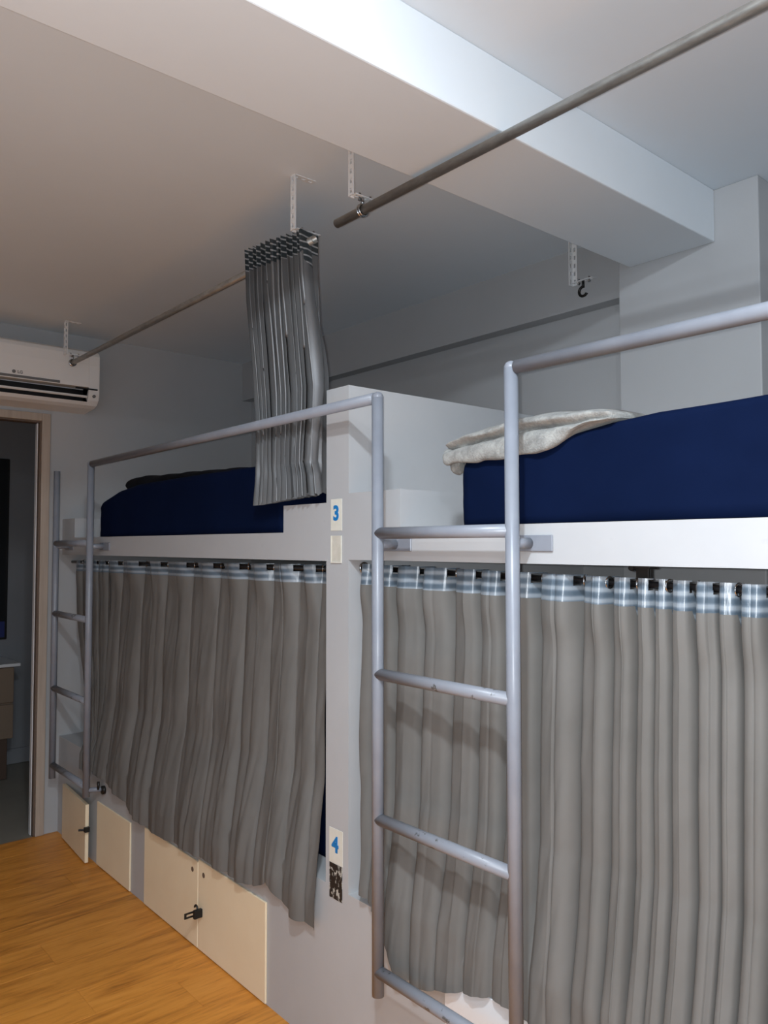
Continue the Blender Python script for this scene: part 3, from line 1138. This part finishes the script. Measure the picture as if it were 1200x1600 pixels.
# grey fleece blanket folded over the far end of the right mattress
secs = []
N = 30
for j in range(N + 1):
    y = 0.885 + (1.372 - 0.885) * j / N
    mz = interp(MZ_R, y)
    zt = interp([(0.885, 1.716), (0.95, 1.735), (1.05, 1.742), (1.15, 1.738), (1.25, 1.728), (1.32, 1.712), (1.372, 1.694)], y)
    zh = interp([(0.885, 1.708), (0.97, 1.694), (1.01, 1.672), (1.035, 1.655), (1.08, 1.646), (1.18, 1.643), (1.30, 1.646),
                 (1.335, 1.652), (1.355, 1.640), (1.372, 1.655)], y)
    zc = interp([(0.885, 1.711), (0.97, 1.706), (1.03, 1.712), (1.15, 1.706), (1.25, 1.697), (1.33, 1.690), (1.372, 1.684)], y)
    k = interp([(0.885, 0.15), (1.0, 0.55), (1.04, 1.0), (1.372, 1.0)], y)
    fx = 1.360
    pts = [(1.374, zh + 0.004), (fx + 0.004, zh), (fx - 0.004 * k, zh + 0.006), (fx - 0.007 * k, (zh * 0.65 + zc * 0.35)),
           (fx - 0.004 * k, (zh * 0.3 + zc * 0.7)), (fx + 0.008 * k, zc - 0.006), (fx + 0.032 * k, zc - 0.001),
           (fx + 0.012 * k, zc + 0.003), (fx - 0.005 * k, zc + 0.012), (fx + 0.000, (zc + zt) / 2 + 0.006),
           (fx + 0.020, zt - 0.002), (fx + 0.07, zt + 0.008), (fx + 0.18, zt + 0.012), (fx + 0.34, zt + 0.008),
           (fx + 0.42, max(mz, zt - 0.03)), (fx + 0.42, mz - 0.004), (fx + 0.2, mz + 0.001), (fx + 0.03, mz - 0.002)]
    if y > 1.335:
        pts = [(a, max(b, zh)) for a, b in pts]
    secs.append((y, pts))
bl = blanket_strip('fleece_blanket', 'crumpled light grey fleece blanket folded over the navy mattress beside the divider', secs, M_FLEECE,
                   noise_amp=0.011, seed=1.0)
# curled corner hanging past the mattress end
bm = bmesh.new()
for c, r, sz in (((1.385, 1.362, 1.668), 0.020, (1.2, 0.8, 1.1)), ((1.40, 1.352, 1.645), 0.017, (1.3, 0.9, 1.2))):
    bmesh.ops.create_icosphere(bm, subdivisions=3, radius=r, matrix=Matrix.Translation(c) @ Matrix.Diagonal((*sz, 1)))
for v in bm.verts:
    v.co += Vector((1, 1, 1)) * 0.005 * noise.noise(v.co * 40)
cr = link('curled_corner', bm, M_FLEECE, None, True)
cr.parent = bl

# dark blanket folded on the left mattress
secs = []
N = 26
for j in range(N + 1):
    y = 2.30 + (3.74 - 2.30) * j / N
    mz = interp(MZ_L, y)
    zt = interp([(2.30, 1.735), (2.6, 1.752), (3.0, 1.765), (3.25, 1.775), (3.42, 1.772), (3.50, 1.784), (3.60, 1.782), (3.70, 1.780), (3.74, 1.765)], y)
    zb = mz + 0.004 if y < 3.62 else interp([(3.62, 1.69), (3.74, 1.745)], y)
    x = 1.52
    pts = [(x, zb), (x - 0.012, zb + 0.01), (x - 0.004, zt - 0.012), (x + 0.02, zt), (x + 0.15, zt + 0.004), (x + 0.35, zt),
           (x + 0.48, zt - 0.01), (x + 0.5, zb + 0.01), (x + 0.48, zb), (x + 0.25, zb)]
    secs.append((y, pts))
blanket_strip('dark_blanket', 'near-black folded blanket on top of the left navy mattress', secs, M_DARKBL, noise_amp=0.014, seed=6.0)

# ------------------------------------------------------------------ air conditioner on the far wall
ac = thing('air_conditioner', 'white wall-mounted air conditioner above the doorway', 'air conditioner', (1.05, YF, 2.3))
AX0, AX1 = 0.62, 1.474


def ac_profile(notch):
    p = [(YF - 0.001, 2.448), (3.985, 2.442), (3.962, 2.430), (3.950, 2.410), (3.945, 2.36), (3.944, 2.270), (3.946, 2.248)]
    if notch:
        p += [(4.03, 2.250), (4.04, 2.180), (3.968, 2.178)]
    else:
        p += [(3.950, 2.215), (3.962, 2.186)]
    p += [(3.985, 2.163), (4.02, 2.152), (YF - 0.001, 2.142)]
    return p


bm = bmesh.new()
prism(bm, ac_profile(True), 'x', AX0 + 0.05, 1.418)
prism(bm, ac_profile(False), 'x', AX0, AX0 + 0.0495)
prism(bm, ac_profile(False), 'x', 1.4185, AX1 - 0.006)
# slightly inset rounded end
pe = [(max(a, 3.952) if a < 4 else a, b - 0.003 if b > 2.3 else b + 0.003) for a, b in ac_profile(False)]
prism(bm, pe, 'x', AX1 - 0.0062, AX1)
link('body', bm, M_ACW, ac)
link('outlet', B(AX0 + 0.055, 1.417, 4.024, 4.028, 2.184, 2.246), M_BLACK, ac)
bm = bmesh.new()
prism(bm, [(3.9475, 2.200), (3.950, 2.206), (3.975, 2.203), (3.975, 2.198), (3.952, 2.195)], 'x', AX0 + 0.06, 1.412)
link('louver', bm, M_ACW, ac)
link('trim_line', B(AX0 + 0.06, 1.276, 3.9425, 3.946, 2.252, 2.264, 0.001, 1), M_ACG, ac)
link('display', B(1.352, 1.462, 3.942, 3.948, 2.236, 2.243, 0.001, 1), M_BLACKPL, ac)
bm = bmesh.new()
tube(bm, (1.446, 3.945, 2.206), (1.446, 3.953, 2.206), 0.008, 16)
link('button', bm, M_ACG, ac)
bm = bmesh.new()
tube(bm, (1.062, 3.9425, 2.279), (1.062, 3.945, 2.279), 0.0085, 18)
link('emblem', bm, M_ACG, ac)
text_mesh('lettering', 'LG', 0.020, M_ACG, ac, (1.090, 3.9430, 2.278), (1, 0, 0), (0, 0, 1), 0.0004)
